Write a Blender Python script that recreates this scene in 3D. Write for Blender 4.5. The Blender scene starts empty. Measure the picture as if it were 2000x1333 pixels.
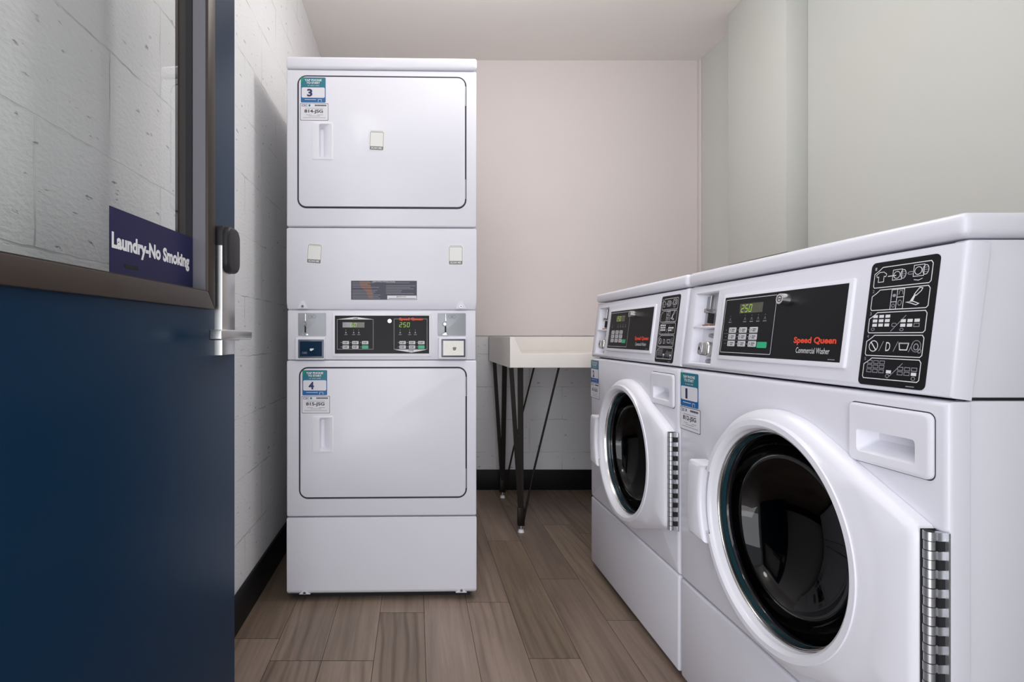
import bpy, bmesh, math, random
from mathutils import Matrix, Vector
random.seed(7)
PI = math.pi
C = bpy.context.scene.collection
SC = bpy.context.scene

# ------------------------------------------------------------------ camera
cd = bpy.data.cameras.new('camera'); cam = bpy.data.objects.new('camera', cd); C.objects.link(cam)
cam.location = (0, 0, .955); cam.rotation_euler = (PI/2, 0, 0)
cd.sensor_fit = 'HORIZONTAL'; cd.sensor_width = 36.0; cd.lens = 36.0*1060/2000
cd.shift_x = .094; cd.shift_y = -.00525; cd.clip_start = .02
SC.camera = cam
# ------------------------------------------------------------------ world, lamps, exposure
w = bpy.data.worlds.new('world'); SC.world = w; w.use_nodes = True
bg = w.node_tree.nodes['Background']; bg.inputs[0].default_value = (.86, .92, 1.0, 1); bg.inputs[1].default_value = 1.0

def area(name, loc, rot, sx, sy, power, col):
    l = bpy.data.lights.new(name, 'AREA'); l.shape = 'RECTANGLE'; l.size = sx; l.size_y = sy
    l.energy = power; l.color = col
    o = bpy.data.objects.new(name, l); C.objects.link(o); o.location = loc; o.rotation_euler = rot
    return o
def globe(name, loc, r, power, col):
    l = bpy.data.lights.new(name, 'POINT'); l.shadow_soft_size = r; l.energy = power; l.color = col
    o = bpy.data.objects.new(name, l); C.objects.link(o); o.location = loc
    return o
globe('ceiling_globe_lamp', (.50, 1.90, 2.43), .09, 20, (1.0, .975, .955))
globe('added_entry_fill', (-.22, .50, 2.42), .12, 7, (1.0, .98, .965))  # unseen fill light, added to brighten the washer fronts
globe('side_globe_lamp', (.85, 1.02, 2.42), .09, 5.5, (1.0, .98, .965))
area('corridor_daylight', (-.60, -1.35, 1.20), (PI/2, 0, math.radians(-24)), 2.0, 2.1, 47, (.94, .955, 1.0))
area('added_uplight_fill', (.05, -.95, .04), (math.radians(145), 0, 0), 2.4, 1.5, 44, (1.0, .985, .97))  # upward fill added behind the camera to lift the ceiling and upper walls
SC.view_settings.view_transform = 'Standard'; SC.view_settings.look = 'None'
SC.view_settings.exposure = 0.0; SC.view_settings.gamma = 1.0
SC.view_settings.use_curve_mapping = False

# ------------------------------------------------------------------ materials
def srgb(r, g, b):
    f = lambda c: (c/255/12.92) if c/255 <= .04045 else ((c/255+.055)/1.055)**2.4
    return (f(r), f(g), f(b), 1)
MATS = {}
def mat(name, col, rough=.5, metal=0.0, coat=0.0, spec=.5, emit=None, es=1.0, bump=None):
    if name in MATS: return MATS[name]
    m = bpy.data.materials.new(name); m.use_nodes = True; nt = m.node_tree
    p = nt.nodes['Principled BSDF']
    p.inputs['Base Color'].default_value = col; p.inputs['Roughness'].default_value = rough
    p.inputs['Metallic'].default_value = metal; p.inputs['Coat Weight'].default_value = coat
    p.inputs['Coat Roughness'].default_value = .08
    p.inputs['Specular IOR Level'].default_value = spec
    if emit: p.inputs['Emission Color'].default_value = emit; p.inputs['Emission Strength'].default_value = es
    if bump:
        sc, st, di = bump
        tc = nt.nodes.new('ShaderNodeTexCoord'); n = nt.nodes.new('ShaderNodeTexNoise'); b = nt.nodes.new('ShaderNodeBump')
        n.inputs['Scale'].default_value = sc; n.inputs['Detail'].default_value = 4
        b.inputs['Strength'].default_value = st; b.inputs['Distance'].default_value = di
        nt.links.new(tc.outputs['Object'], n.inputs['Vector']); nt.links.new(n.outputs[0], b.inputs['Height'])
        nt.links.new(b.outputs[0], p.inputs['Normal'])
    MATS[name] = m; return m
ENAMEL = mat('white_enamel', (.76, .755, .825, 1), .38, 0, .12, .4, bump=(7, .06, .01))
ENAMEL_TEX = mat('white_side_enamel', (.74, .74, .80, 1), .38, 0, .15)
PLASTIC = mat('white_plastic', (.82, .815, .88, 1), .32, 0, .1)
RECESS = mat('moulded_plastic', (.68, .69, .78, 1), .4)
BLACK = mat('black_film', (.008, .008, .010, 1), .38, spec=.18)
GAPM = mat('door_shadow_gap', (.035, .035, .05, 1), .7)
DARK = mat('dark_gap', (.012, .012, .014, 1), .8)
RUBBER = mat('black_rubber', (.008, .008, .008, 1), .7, spec=.2)
CHROME = mat('chrome', (.74, .73, .72, 1), .2, 1.0)
STEEL = mat('brushed_steel', (.56, .57, .60, 1), .34, .85, bump=(60, .06, .004))
SATIN = mat('satin_nickel', (.60, .60, .585, 1), .30, 1.0)
COPPER = mat('copper_contact', (.55, .25, .14, 1), .3, .9)
GREYLINE = mat('grey_print', (.30, .30, .32, 1), .5)
WHITEPRINT = mat('white_print', (.78, .78, .80, 1), .5)
SOFTPRINT = mat('dim_white_print', (.34, .34, .37, 1), .5)
BUTTON = mat('pale_key', (.62, .62, .64, 1), .45)
GREEN = mat('green_key', (.02, .42, .20, 1), .4)
RED = mat('orange_red_print', (.80, .065, .02, 1), .45)
LCD = mat('display_glass', (.085, .085, .055, 1), .2)
LCD2 = mat('display_pale_glass', (.28, .27, .30, 1), .2)
DIGIT = mat('lit_digits', (.25, .45, .05, 1), .5, emit=(.50, .75, .10, 1), es=.30)
BLUE_ST = mat('sticker_blue', (.0, .12, .36, 1), .35)
TEAL_ST = mat('sticker_teal', (.0, .17, .23, 1), .35)
GREEN_ST = mat('sticker_green', (.0, .30, .14, 1), .35)
WHITE_ST = mat('sticker_white', (.74, .73, .78, 1), .45)
NAVY_PRINT = mat('navy_print', (.01, .018, .10, 1), .5)
DARK_PRINT = mat('dark_print', (.04, .04, .05, 1), .5)
GREY_ST = mat('sticker_grey', (.20, .20, .20, 1), .5)
WARN = mat('warning_label_slate', (.055, .055, .085, 1), .5)
RUST = mat('label_rust', (.19, .085, .06, 1), .6)
SPECK = mat('speckled_white', (.85, .82, .76, 1), .3)
SCREEN_BLUE = mat('reader_screen', (.004, .025, .06, 1), .12, coat=.6)
READER_FR = mat('reader_frame', (.11, .12, .15, 1), .35, .3)
COIN_PLATE = mat('coin_plate', (.36, .375, .40, 1), .5, .5)
DOORBLUE = mat('blue_door_paint', (.0006, .021, .056, 1), .30, 0, 0, .15, bump=(220, .02, .002))
BROWN = mat('bronze_frame', (.034, .022, .015, 1), .45, .2)
READER_BLK = mat('reader_black', (.016, .015, .018, 1), .5, spec=.3)
SIGN_NAVY = mat('sign_navy', (.010, .010, .062, 1), .4, spec=.2)
TABLE_W = mat('cream_laminate', (.86, .815, .78, 1), .35)
IRON = mat('blackened_iron', (.010, .007, .005, 1), .45, .3, spec=.3)
BASEB = mat('black_vinyl', (.006, .006, .007, 1), .5, spec=.25)
TEALGLASS = mat('teal_glass_edge', (.010, .035, .045, 1), .15, coat=.3)
DRUM = mat('drum_steel', (.10, .10, .105, 1), .35, .8)
CEIL = mat('ceiling_paint', (.84, .81, .785, 1), .85, bump=(40, .05, .002))

def links(nt): return nt.links.new
def block_wall(name, base, joint, offs, axis, pits=1.0, bw=.406, bh=.203):
    """painted concrete block: mortar joints as bump and thin broken dark lines, pits"""
    m = bpy.data.materials.new(name); m.use_nodes = True; nt = m.node_tree; L = nt.links.new; N = nt.nodes.new
    p = nt.nodes['Principled BSDF']; p.inputs['Roughness'].default_value = .55
    tc = N('ShaderNodeTexCoord'); sx = N('ShaderNodeSeparateXYZ'); cx = N('ShaderNodeCombineXYZ')
    L(tc.outputs['Object'], sx.inputs[0]); L(sx.outputs[axis], cx.inputs[0]); L(sx.outputs['Z'], cx.inputs[1])
    off = N('ShaderNodeVectorMath'); off.operation = 'ADD'; off.inputs[1].default_value = offs
    L(cx.outputs[0], off.inputs[0])
    nz = N('ShaderNodeTexNoise'); nz.inputs['Scale'].default_value = 14; L(off.outputs[0], nz.inputs['Vector'])
    ad = N('ShaderNodeMixRGB'); ad.blend_type = 'ADD'; ad.inputs[0].default_value = .012
    L(off.outputs[0], ad.inputs[1]); L(nz.outputs['Color'], ad.inputs[2])
    br = N('ShaderNodeTexBrick'); L(ad.outputs[0], br.inputs['Vector'])
    br.inputs['Scale'].default_value = 1; br.inputs['Brick Width'].default_value = bw; br.inputs['Row Height'].default_value = bh
    br.inputs['Mortar Size'].default_value = .0022; br.inputs['Mortar Smooth'].default_value = .3
    fine = N('ShaderNodeTexNoise'); fine.inputs['Scale'].default_value = 100; fine.inputs['Detail'].default_value = 5
    mp = N('ShaderNodeMapping'); mp.inputs['Scale'].default_value = (.75, 1.2, 1)
    L(off.outputs[0], mp.inputs[0]); L(mp.outputs[0], fine.inputs['Vector'])
    pit = N('ShaderNodeTexNoise'); pit.inputs['Scale'].default_value = 34; pit.inputs['Detail'].default_value = 3
    mp2 = N('ShaderNodeMapping'); mp2.inputs['Scale'].default_value = (.7, 1.8, 1)
    L(off.outputs[0], mp2.inputs[0]); L(mp2.outputs[0], pit.inputs['Vector'])
    pr = N('ShaderNodeValToRGB'); pr.color_ramp.elements[0].position = .69-.02*pits; pr.color_ramp.elements[1].position = .775
    pr.color_ramp.elements[0].color = (0, 0, 0, 1); pr.color_ramp.elements[1].color = (1, 1, 1, 1)
    L(pit.outputs[0], pr.inputs[0])
    brk = N('ShaderNodeTexNoise'); brk.inputs['Scale'].default_value = 7; L(off.outputs[0], brk.inputs['Vector'])
    brr = N('ShaderNodeValToRGB'); brr.color_ramp.elements[0].position = .45; brr.color_ramp.elements[1].position = .62
    L(brk.outputs[0], brr.inputs[0])
    jm = N('ShaderNodeMath'); jm.operation = 'MULTIPLY'; L(br.outputs['Fac'], jm.inputs[0]); L(brr.outputs[0], jm.inputs[1])
    jm2 = N('ShaderNodeMath'); jm2.operation = 'MULTIPLY'; jm2.inputs[1].default_value = joint; L(jm.outputs[0], jm2.inputs[0])
    mx = N('ShaderNodeMath'); mx.operation = 'MAXIMUM'; L(jm2.outputs[0], mx.inputs[0])
    ps = N('ShaderNodeMath'); ps.operation = 'MULTIPLY'; ps.inputs[1].default_value = .75*pits; L(pr.outputs[0], ps.inputs[0]); L(ps.outputs[0], mx.inputs[1])
    col = N('ShaderNodeMixRGB'); col.inputs[1].default_value = base; col.inputs[2].default_value = (.10, .10, .10, 1)
    L(mx.outputs[0], col.inputs[0]); L(col.outputs[0], p.inputs['Base Color'])
    h = N('ShaderNodeMath'); h.operation = 'MULTIPLY_ADD'; h.inputs[1].default_value = -1.6
    L(br.outputs['Fac'], h.inputs[0]); L(fine.outputs[0], h.inputs[2])
    h2 = N('ShaderNodeMath'); h2.operation = 'MULTIPLY_ADD'; h2.inputs[1].default_value = -2.0; L(pr.outputs[0], h2.inputs[0]); L(h.outputs[0], h2.inputs[2])
    b = N('ShaderNodeBump'); b.inputs['Strength'].default_value = .55; b.inputs['Distance'].default_value = .0035
    L(h2.outputs[0], b.inputs['Height']); L(b.outputs[0], p.inputs['Normal'])
    return m
def plaster(name, base, base2):
    m = bpy.data.materials.new(name); m.use_nodes = True; nt = m.node_tree; L = nt.links.new; N = nt.nodes.new
    p = nt.nodes['Principled BSDF']; p.inputs['Roughness'].default_value = .7
    tc = N('ShaderNodeTexCoord'); n = N('ShaderNodeTexNoise'); n.inputs['Scale'].default_value = 1.6; n.inputs['Detail'].default_value = 2
    L(tc.outputs['Object'], n.inputs['Vector'])
    mx = N('ShaderNodeMixRGB'); mx.inputs[1].default_value = base; mx.inputs[2].default_value = base2
    L(n.outputs[0], mx.inputs[0]); L(mx.outputs[0], p.inputs['Base Color'])
    f = N('ShaderNodeTexNoise'); f.inputs['Scale'].default_value = 60; L(tc.outputs['Object'], f.inputs['Vector'])
    b = N('ShaderNodeBump'); b.inputs['Strength'].default_value = .12; b.inputs['Distance'].default_value = .002
    L(f.outputs[0], b.inputs['Height']); L(b.outputs[0], p.inputs['Normal'])
    return m
M_LEFT = block_wall('painted_block_left', (.74, .745, .755, 1), .45, (-.02, -.079, 0), 'Y')
M_BACK = block_wall('painted_block_back', (.70, .70, .72, 1), .40, (.1, -.035, 0), 'X', .9)
M_PINK = plaster('pinkish_plaster', (.665, .605, .60, 1), (.70, .64, .635, 1))
M_RIGHT = plaster('pale_plaster', (.56, .56, .53, 1), (.56, .575, .55, 1))

def floor_mat():
    m = bpy.data.materials.new('wood_plank'); m.use_nodes = True; nt = m.node_tree; L = nt.links.new; N = nt.nodes.new
    p = nt.nodes['Principled BSDF']; p.inputs['Roughness'].default_value = .42
    at = N('ShaderNodeAttribute'); at.attribute_name = 'plank'
    sep = N('ShaderNodeSeparateColor'); L(at.outputs['Color'], sep.inputs[0])
    tc = N('ShaderNodeTexCoord')
    sc = N('ShaderNodeVectorMath'); sc.operation = 'SCALE'; sc.inputs['Scale'].default_value = 17; L(at.outputs['Color'], sc.inputs[0])
    ad = N('ShaderNodeVectorMath'); ad.operation = 'ADD'; L(tc.outputs['Object'], ad.inputs[0]); L(sc.outputs[0], ad.inputs[1])
    mp = N('ShaderNodeMapping'); mp.inputs['Scale'].default_value = (7, 1.5, 1); L(ad.outputs[0], mp.inputs[0])
    warp = N('ShaderNodeTexNoise'); warp.inputs['Scale'].default_value = 1.6; warp.inputs['Detail'].default_value = 2; L(mp.outputs[0], warp.inputs['Vector'])
    # cathedral grain
    wv = N('ShaderNodeTexWave'); wv.wave_type = 'RINGS'; wv.rings_direction = 'Z'; wv.inputs['Scale'].default_value = 1.3
    wv.inputs['Distortion'].default_value = 7; wv.inputs['Detail'].default_value = 2.5; wv.inputs['Detail Scale'].default_value = .7
    L(mp.outputs[0], wv.inputs['Vector'])
    mp2 = N('ShaderNodeMapping'); mp2.inputs['Scale'].default_value = (38, 1.5, 1); L(ad.outputs[0], mp2.inputs[0])
    fi = N('ShaderNodeTexNoise'); fi.inputs['Scale'].default_value = 1; fi.inputs['Detail'].default_value = 9; fi.inputs['Roughness'].default_value = .68; fi.inputs['Distortion'].default_value = .6; L(mp2.outputs[0], fi.inputs['Vector'])
    cl = N('ShaderNodeTexNoise'); cl.inputs['Scale'].default_value = .9; cl.inputs['Detail'].default_value = 3; L(mp.outputs[0], cl.inputs['Vector'])
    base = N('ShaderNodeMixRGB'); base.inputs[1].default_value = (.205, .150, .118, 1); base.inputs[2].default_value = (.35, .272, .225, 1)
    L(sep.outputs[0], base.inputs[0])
    olive = N('ShaderNodeMixRGB'); olive.inputs[2].default_value = (.24, .185, .118, 1); L(base.outputs[0], olive.inputs[1])
    om = N('ShaderNodeMath'); om.operation = 'MULTIPLY'; om.inputs[1].default_value = .55; L(sep.outputs[1], om.inputs[0]); L(om.outputs[0], olive.inputs[0])
    cr = N('ShaderNodeValToRGB'); cr.color_ramp.elements[0].position = .25; cr.color_ramp.elements[1].position = .75
    cr.color_ramp.elements[0].color = (.66, .64, .62, 1); cr.color_ramp.elements[1].color = (1.12, 1.1, 1.09, 1); L(cl.outputs[0], cr.inputs[0])
    m1 = N('ShaderNodeMixRGB'); m1.blend_type = 'MULTIPLY'; m1.inputs[0].default_value = 1; L(olive.outputs[0], m1.inputs[1]); L(cr.outputs[0], m1.inputs[2])
    wr = N('ShaderNodeValToRGB'); wr.color_ramp.elements[0].position = .0; wr.color_ramp.elements[1].position = .42
    wr.color_ramp.elements[0].color = (.68, .65, .62, 1); wr.color_ramp.elements[1].color = (1, 1, 1, 1); L(wv.outputs[0], wr.inputs[0])
    mk = N('ShaderNodeTexNoise'); mk.inputs['Scale'].default_value = .55; mk.inputs['Detail'].default_value = 1; L(mp.outputs[0], mk.inputs['Vector'])
    mkr = N('ShaderNodeValToRGB'); mkr.color_ramp.elements[0].position = .40; mkr.color_ramp.elements[1].position = .66; L(mk.outputs[0], mkr.inputs[0])
    m2 = N('ShaderNodeMixRGB'); m2.blend_type = 'MULTIPLY'; L(mkr.outputs[0], m2.inputs[0]); L(m1.outputs[0], m2.inputs[1]); L(wr.outputs[0], m2.inputs[2])
    fr = N('ShaderNodeValToRGB'); fr.color_ramp.elements[0].position = .34; fr.color_ramp.elements[1].position = .6
    fr.color_ramp.elements[0].color = (.66, .64, .63, 1); fr.color_ramp.elements[1].color = (1.03, 1.03, 1.03, 1); L(fi.outputs[0], fr.inputs[0])
    m3 = N('ShaderNodeMixRGB'); m3.blend_type = 'MULTIPLY'; m3.inputs[0].default_value = .85; L(m2.outputs[0], m3.inputs[1]); L(fr.outputs[0], m3.inputs[2])
    L(m3.outputs[0], p.inputs['Base Color'])
    b = N('ShaderNodeBump'); b.inputs['Strength'].default_value = .15; b.inputs['Distance'].default_value = .001
    L(fi.outputs[0], b.inputs['Height']); L(b.outputs[0], p.inputs['Normal'])
    return m
M_FLOOR = floor_mat()

def glass_mat(name, tint, ior=1.45, rough=0.0, gl=(1, 1, 1, 1), boost=1.0):
    m = bpy.data.materials.new(name); m.use_nodes = True; nt = m.node_tree; L = nt.links.new; N = nt.nodes.new
    nt.nodes.remove(nt.nodes['Principled BSDF']); out = nt.nodes['Material Output']
    t = N('ShaderNodeBsdfTransparent'); t.inputs[0].default_value = tint
    g = N('ShaderNodeBsdfGlossy'); g.inputs['Roughness'].default_value = rough; g.inputs[0].default_value = gl
    lw = N('ShaderNodeLayerWeight'); lw.inputs['Blend'].default_value = .5
    pw = N('ShaderNodeMath'); pw.operation = 'POWER'; pw.inputs[1].default_value = 5; L(lw.outputs['Facing'], pw.inputs[0])
    f0 = ((ior-1)/(ior+1))**2*boost
    mu = N('ShaderNodeMath'); mu.operation = 'MULTIPLY_ADD'; mu.inputs[1].default_value = 1-f0; mu.inputs[2].default_value = f0; mu.use_clamp = True
    L(pw.outputs[0], mu.inputs[0])
    x = N('ShaderNodeMixShader'); L(mu.outputs[0], x.inputs[0]); L(t.outputs[0], x.inputs[1]); L(g.outputs[0], x.inputs[2]); L(x.outputs[0], out.inputs[0])
    return m
M_PANE = glass_mat('window_glass', (.93, .945, .94, 1), 1.5, boost=1.3)
M_BOWL = glass_mat('smoked_glass', (.13, .13, .145, 1), 1.5, .01, boost=.6)

# ------------------------------------------------------------------ mesh builder
FR = Matrix(((1, 0, 0, 0), (0, 0, -1, 0), (0, 1, 0, 0), (0, 0, 0, 1)))     # (u, v, w) -> (u, -w, v): a front facing local -y
class MB:
    def __init__(s): s.v = []; s.f = []; s.m = []; s.sl = []
    def slot(s, m):
        if m not in s.sl: s.sl.append(m)
        return s.sl.index(m)
    def raw(s, vs, fs, m, M=None):
        k = len(s.v); i = s.slot(m)
        for q in vs: s.v.append(tuple(M @ Vector(q)) if M is not None else tuple(q))
        for q in fs: s.f.append([a+k for a in q]); s.m.append(i)
        return s
    def bm(s, b, m, M=None):
        b.verts.ensure_lookup_table()
        for n, q in enumerate(b.verts): q.index = n
        s.raw([q.co.copy() for q in b.verts], [[q.index for q in g.verts] for g in b.faces], m, M); b.free(); return s
    def box(s, x0, x1, y0, y1, z0, z1, m, bev=0, seg=2, M=None):
        b = bmesh.new(); bmesh.ops.create_cube(b, size=1)
        for q in b.verts: q.co = Vector(((x0+x1)/2+q.co.x*(x1-x0), (y0+y1)/2+q.co.y*(y1-y0), (z0+z1)/2+q.co.z*(z1-z0)))
        if bev: bmesh.ops.bevel(b, geom=b.edges[:], offset=bev, segments=seg, affect='EDGES', profile=.5)
        return s.bm(b, m, M)
    def prism(s, pts, w0, w1, m, M=FR, bev=0, seg=2, allb=False):
        """2-D outline (u,v) extruded from w0 to w1; bevel runs round the w1 edge"""
        b = bmesh.new(); lo = [b.verts.new((p[0], p[1], w0)) for p in pts]; hi = [b.verts.new((p[0], p[1], w1)) for p in pts]
        n = len(pts); b.faces.new(lo[::-1]); top = b.faces.new(hi)
        for i in range(n): b.faces.new((lo[i], lo[(i+1) % n], hi[(i+1) % n], hi[i]))
        bmesh.ops.recalc_face_normals(b, faces=b.faces[:])
        if bev:
            e = b.edges[:] if allb else list(top.edges)
            bmesh.ops.bevel(b, geom=e, offset=bev, segments=seg, affect='EDGES', profile=.5)
        return s.bm(b, m, M)
    def rect(s, u0, u1, v0, v1, w0, w1, m, M=FR, bev=0, seg=2): return s.prism([(u0, v0), (u1, v0), (u1, v1), (u0, v1)], w0, w1, m, M, bev, seg)
    def rrect(s, u0, u1, v0, v1, r, w0, w1, m, M=FR, bev=0, seg=2): return s.prism(rr(u0, u1, v0, v1, r), w0, w1, m, M, bev, seg)
    def cyl(s, a, b_, r, m, n=20, r2=None, cap=True, M=None):
        a = Vector(a); b_ = Vector(b_); d = (b_-a).normalized(); x = d.orthogonal().normalized(); y = d.cross(x); r2 = r if r2 is None else r2
        vs = [a+(x*math.cos(2*PI*i/n)+y*math.sin(2*PI*i/n))*r for i in range(n)]+[b_+(x*math.cos(2*PI*i/n)+y*math.sin(2*PI*i/n))*r2 for i in range(n)]
        fs = [(i, (i+1) % n, n+(i+1) % n, n+i) for i in range(n)]
        if cap: fs += [tuple(range(n))[::-1], tuple(range(n, 2*n))]
        return s.raw(vs, fs, m, M)
    def tube(s, pts, r, m, n=12, M=None):
        pts = [Vector(p) for p in pts]; rings = []
        for i, p in enumerate(pts):
            d = (pts[min(i+1, len(pts)-1)]-pts[max(i-1, 0)]).normalized()
            if i == 0: x = d.orthogonal().normalized()
            else: x = (x-d*x.dot(d)).normalized()
            y = d.cross(x); rings.append([p+(x*math.cos(2*PI*k/n)+y*math.sin(2*PI*k/n))*r for k in range(n)])
        vs = [q for g in rings for q in g]; fs = []
        for i in range(len(pts)-1):
            for k in range(n): fs.append((i*n+k, i*n+(k+1) % n, (i+1)*n+(k+1) % n, (i+1)*n+k))
        fs += [tuple(range(n))[::-1], tuple(range((len(pts)-1)*n, len(pts)*n))]
        return s.raw(vs, fs, m, M)
    def loft(s, rings, m, M=FR, closed=True, cap=False):
        n = len(rings[0]); vs = [p for g in rings for p in g]; fs = []
        for i in range(len(rings)-1):
            for k in range(n if closed else n-1): fs.append((i*n+k, i*n+(k+1) % n, (i+1)*n+(k+1) % n, (i+1)*n+k))
        if cap: fs.append(tuple(range((len(rings)-1)*n, len(rings)*n)))
        return s.raw(vs, fs, m, M)
    def lathe(s, prof, cu, cv, m, M=FR, n=96, cap=False):
        return s.loft([[(cu+r*math.cos(2*PI*k/n), cv+r*math.sin(2*PI*k/n), w) for k in range(n)] for r, w in prof], m, M, cap=cap)
    def line(s, pts, t, w, m, M=FR, closed=False):
        """flat printed stroke of width t at height w"""
        P = [Vector((p[0], p[1])) for p in pts]; n = len(P); L = []; R = []
        for i in range(n):
            a = P[(i-1) % n] if (closed or i > 0) else None; c = P[(i+1) % n] if (closed or i < n-1) else None
            d1 = (P[i]-a).normalized() if a is not None and (P[i]-a).length > 0 else None
            d2 = (c-P[i]).normalized() if c is not None and (c-P[i]).length > 0 else None
            if d1 is None: d1 = d2
            if d2 is None: d2 = d1
            d = (d1+d2)
            d = d.normalized() if d.length > 1e-6 else d1
            nn = Vector((-d.y, d.x)); k = t/2/max(.4, abs(nn.dot(Vector((-d1.y, d1.x)))))
            L.append(P[i]+nn*k); R.append(P[i]-nn*k)
        vs = [(p.x, p.y, w) for p in R]+[(p.x, p.y, w) for p in L]
        fs = [(i, (i+1) % n, n+(i+1) % n, n+i) for i in range(n if closed else n-1)]
        return s.raw(vs, fs, m, M)
    def flat(s, pts, w, m, M=FR): return s.raw([(p[0], p[1], w) for p in pts], [tuple(range(len(pts)))], m, M)
    def ellipse(s, cu, cv, ru, rv, w, m, M=FR, n=20): return s.flat([(cu+ru*math.cos(2*PI*k/n), cv+rv*math.sin(2*PI*k/n)) for k in range(n)], w, m, M)
    def ering(s, cu, cv, ru, rv, t, w, m, M=FR, n=24): return s.line([(cu+ru*math.cos(2*PI*k/n), cv+rv*math.sin(2*PI*k/n)) for k in range(n)], t, w, m, M, True)
    def text(s, t, u0, u1, v0, v1, w, m, M=FR, bold=.0, shear=0, thick=0.0):
        """lettering fitted to the box u0..u1, v0..v1 (whole bounding box)"""
        c = bpy.data.curves.new('t', 'FONT'); c.body = t; c.offset = bold; c.shear = shear; c.fill_mode = 'FRONT'; c.resolution_u = 3
        o = bpy.data.objects.new('t', c); C.objects.link(o)
        dg = bpy.context.evaluated_depsgraph_get(); me = bpy.data.meshes.new_from_object(o.evaluated_get(dg))
        xs = [q.co.x for q in me.vertices]; ys = [q.co.y for q in me.vertices]
        x0, x1, y0, y1 = min(xs), max(xs), min(ys), max(ys)
        vs = [(u0+(q.co.x-x0)/(x1-x0)*(u1-u0), v0+(q.co.y-y0)/(y1-y0)*(v1-v0), w) for q in me.vertices]
        s.raw(vs, [tuple(g.vertices) for g in me.polygons], m, M)
        bpy.data.objects.remove(o); bpy.data.curves.remove(c); bpy.data.meshes.remove(me); return s
    def build(s, name, parent=None, smooth=True, angle=35, recalc=True):
        me = bpy.data.meshes.new(name); me.from_pydata(s.v, [], s.f)
        for q in s.sl: me.materials.append(q)
        me.polygons.foreach_set('material_index', s.m)
        if recalc:
            b = bmesh.new(); b.from_mesh(me); bmesh.ops.recalc_face_normals(b, faces=b.faces[:]); b.to_mesh(me); b.free()
        if smooth:
            me.polygons.foreach_set('use_smooth', [True]*len(me.polygons)); me.set_sharp_from_angle(angle=math.radians(angle))
        me.update(); o = bpy.data.objects.new(name, me); C.objects.link(o)
        if parent: o.parent = parent
        return o
def cut(o, cutter):
    """carve a pocket: boolean difference, applied"""
    co = cutter.build('cutter'); md = o.modifiers.new('cut', 'BOOLEAN'); md.object = co; md.operation = 'DIFFERENCE'; md.solver = 'EXACT'
    co.matrix_world = Matrix.Identity(4); par = o.parent; o.parent = None
    dg = bpy.context.evaluated_depsgraph_get(); me = bpy.data.meshes.new_from_object(o.evaluated_get(dg))
    o.modifiers.remove(md); o.data = me; me.name = o.name; o.parent = par; bpy.data.objects.remove(co)
    me.set_sharp_from_angle(angle=math.radians(35))
    return o
def rr(u0, u1, v0, v1, r, n=6):
    out = []
    for cx, cy, a in ((u1-r, v0+r, -90), (u1-r, v1-r, 0), (u0+r, v1-r, 90), (u0+r, v0+r, 180)):
        for k in range(n+1):
            t = math.radians(a+90*k/n); out.append((cx+r*math.cos(t), cy+r*math.sin(t)))
    return out
def tag(o, label=None, cat=None, group=None, kind=None):
    if label: o['label'] = label
    if cat: o['category'] = cat
    if group: o['group'] = group
    if kind: o['kind'] = kind
    return o
def empty(name, loc, rz=0):
    o = bpy.data.objects.new(name, None); C.objects.link(o); o.location = loc; o.rotation_euler = (0, 0, rz); o.empty_display_size = .1; return o

# ------------------------------------------------------------------ room
XL, XR, YB, ZC = -.58, 1.755, 3.365, 2.66
def planks():
    me = bpy.data.meshes.new('floor'); vs = []; fs = []; cols = []
    xs0 = .029; pw = .1525; joints = {-3: 1.594, -2: 1.594, -1: .95, 0: .55, 1: 1.943, 2: 1.605, 3: 2.13, 4: .9, 5: 1.7, 6: 1.2}
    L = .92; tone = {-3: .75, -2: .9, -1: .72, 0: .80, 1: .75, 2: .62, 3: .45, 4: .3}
    vs += [(XL-.1, -1.9, -.003), (XR+.1, -1.9, -.003), (XR+.1, YB+.1, -.003), (XL-.1, YB+.1, -.003)]; fs.append((0, 1, 2, 3)); cols.append((0, 0, 0))
    for k in range(-5, 12):
        x0 = xs0+pw*(k-0)+.0007; x1 = x0+pw-.0014
        j = joints.get(k, random.random()*L)
        y = j-L*math.ceil((j+1.9)/L)
        while y < YB+.05:
            a, b = max(y, -1.9), min(y+L-.0018, YB+.05)
            if b > a+.01:
                i = len(vs); vs += [(x0, a, 0), (x1, a, 0), (x1, b, 0), (x0, b, 0)]; fs.append((i, i+1, i+2, i+3))
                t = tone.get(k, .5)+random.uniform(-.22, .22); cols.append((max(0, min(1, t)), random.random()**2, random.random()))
            y += L
    me.from_pydata(vs, [], fs)
    at = me.color_attributes.new('plank', 'FLOAT_COLOR', 'CORNER')
    for p, c in zip(me.polygons, cols):
        for li in p.loop_indices: at.data[li].color = (c[0], c[1], c[2], 1)
    me.materials.append(M_FLOOR); me.materials.append(DARK)
    me.polygons[0].material_index = 1
    o = bpy.data.objects.new('floor', me); C.objects.link(o); return o
tag(planks(), kind='structure')
tag(MB().box(XL-.12, XR+.12, .10, YB+.12, ZC, ZC+.08, CEIL).build('ceiling', smooth=False), kind='structure')
tag(MB().box(XL-.12, XL, .22, YB+.12, -.01, ZC, M_LEFT).build('wall_left', smooth=False), kind='structure')
tag(MB().box(XR, XR+.12, .22, YB+.12, -.01, ZC, M_RIGHT).build('wall_right', smooth=False), kind='structure')
wb = MB().box(XL, XR, YB, YB+.12, -.01, ZC, M_BACK)
wb.box(XL+.0, XR, YB-.006, YB, .955, ZC, M_PINK)
tag(wb.build('wall_back', smooth=False), kind='structure')
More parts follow.
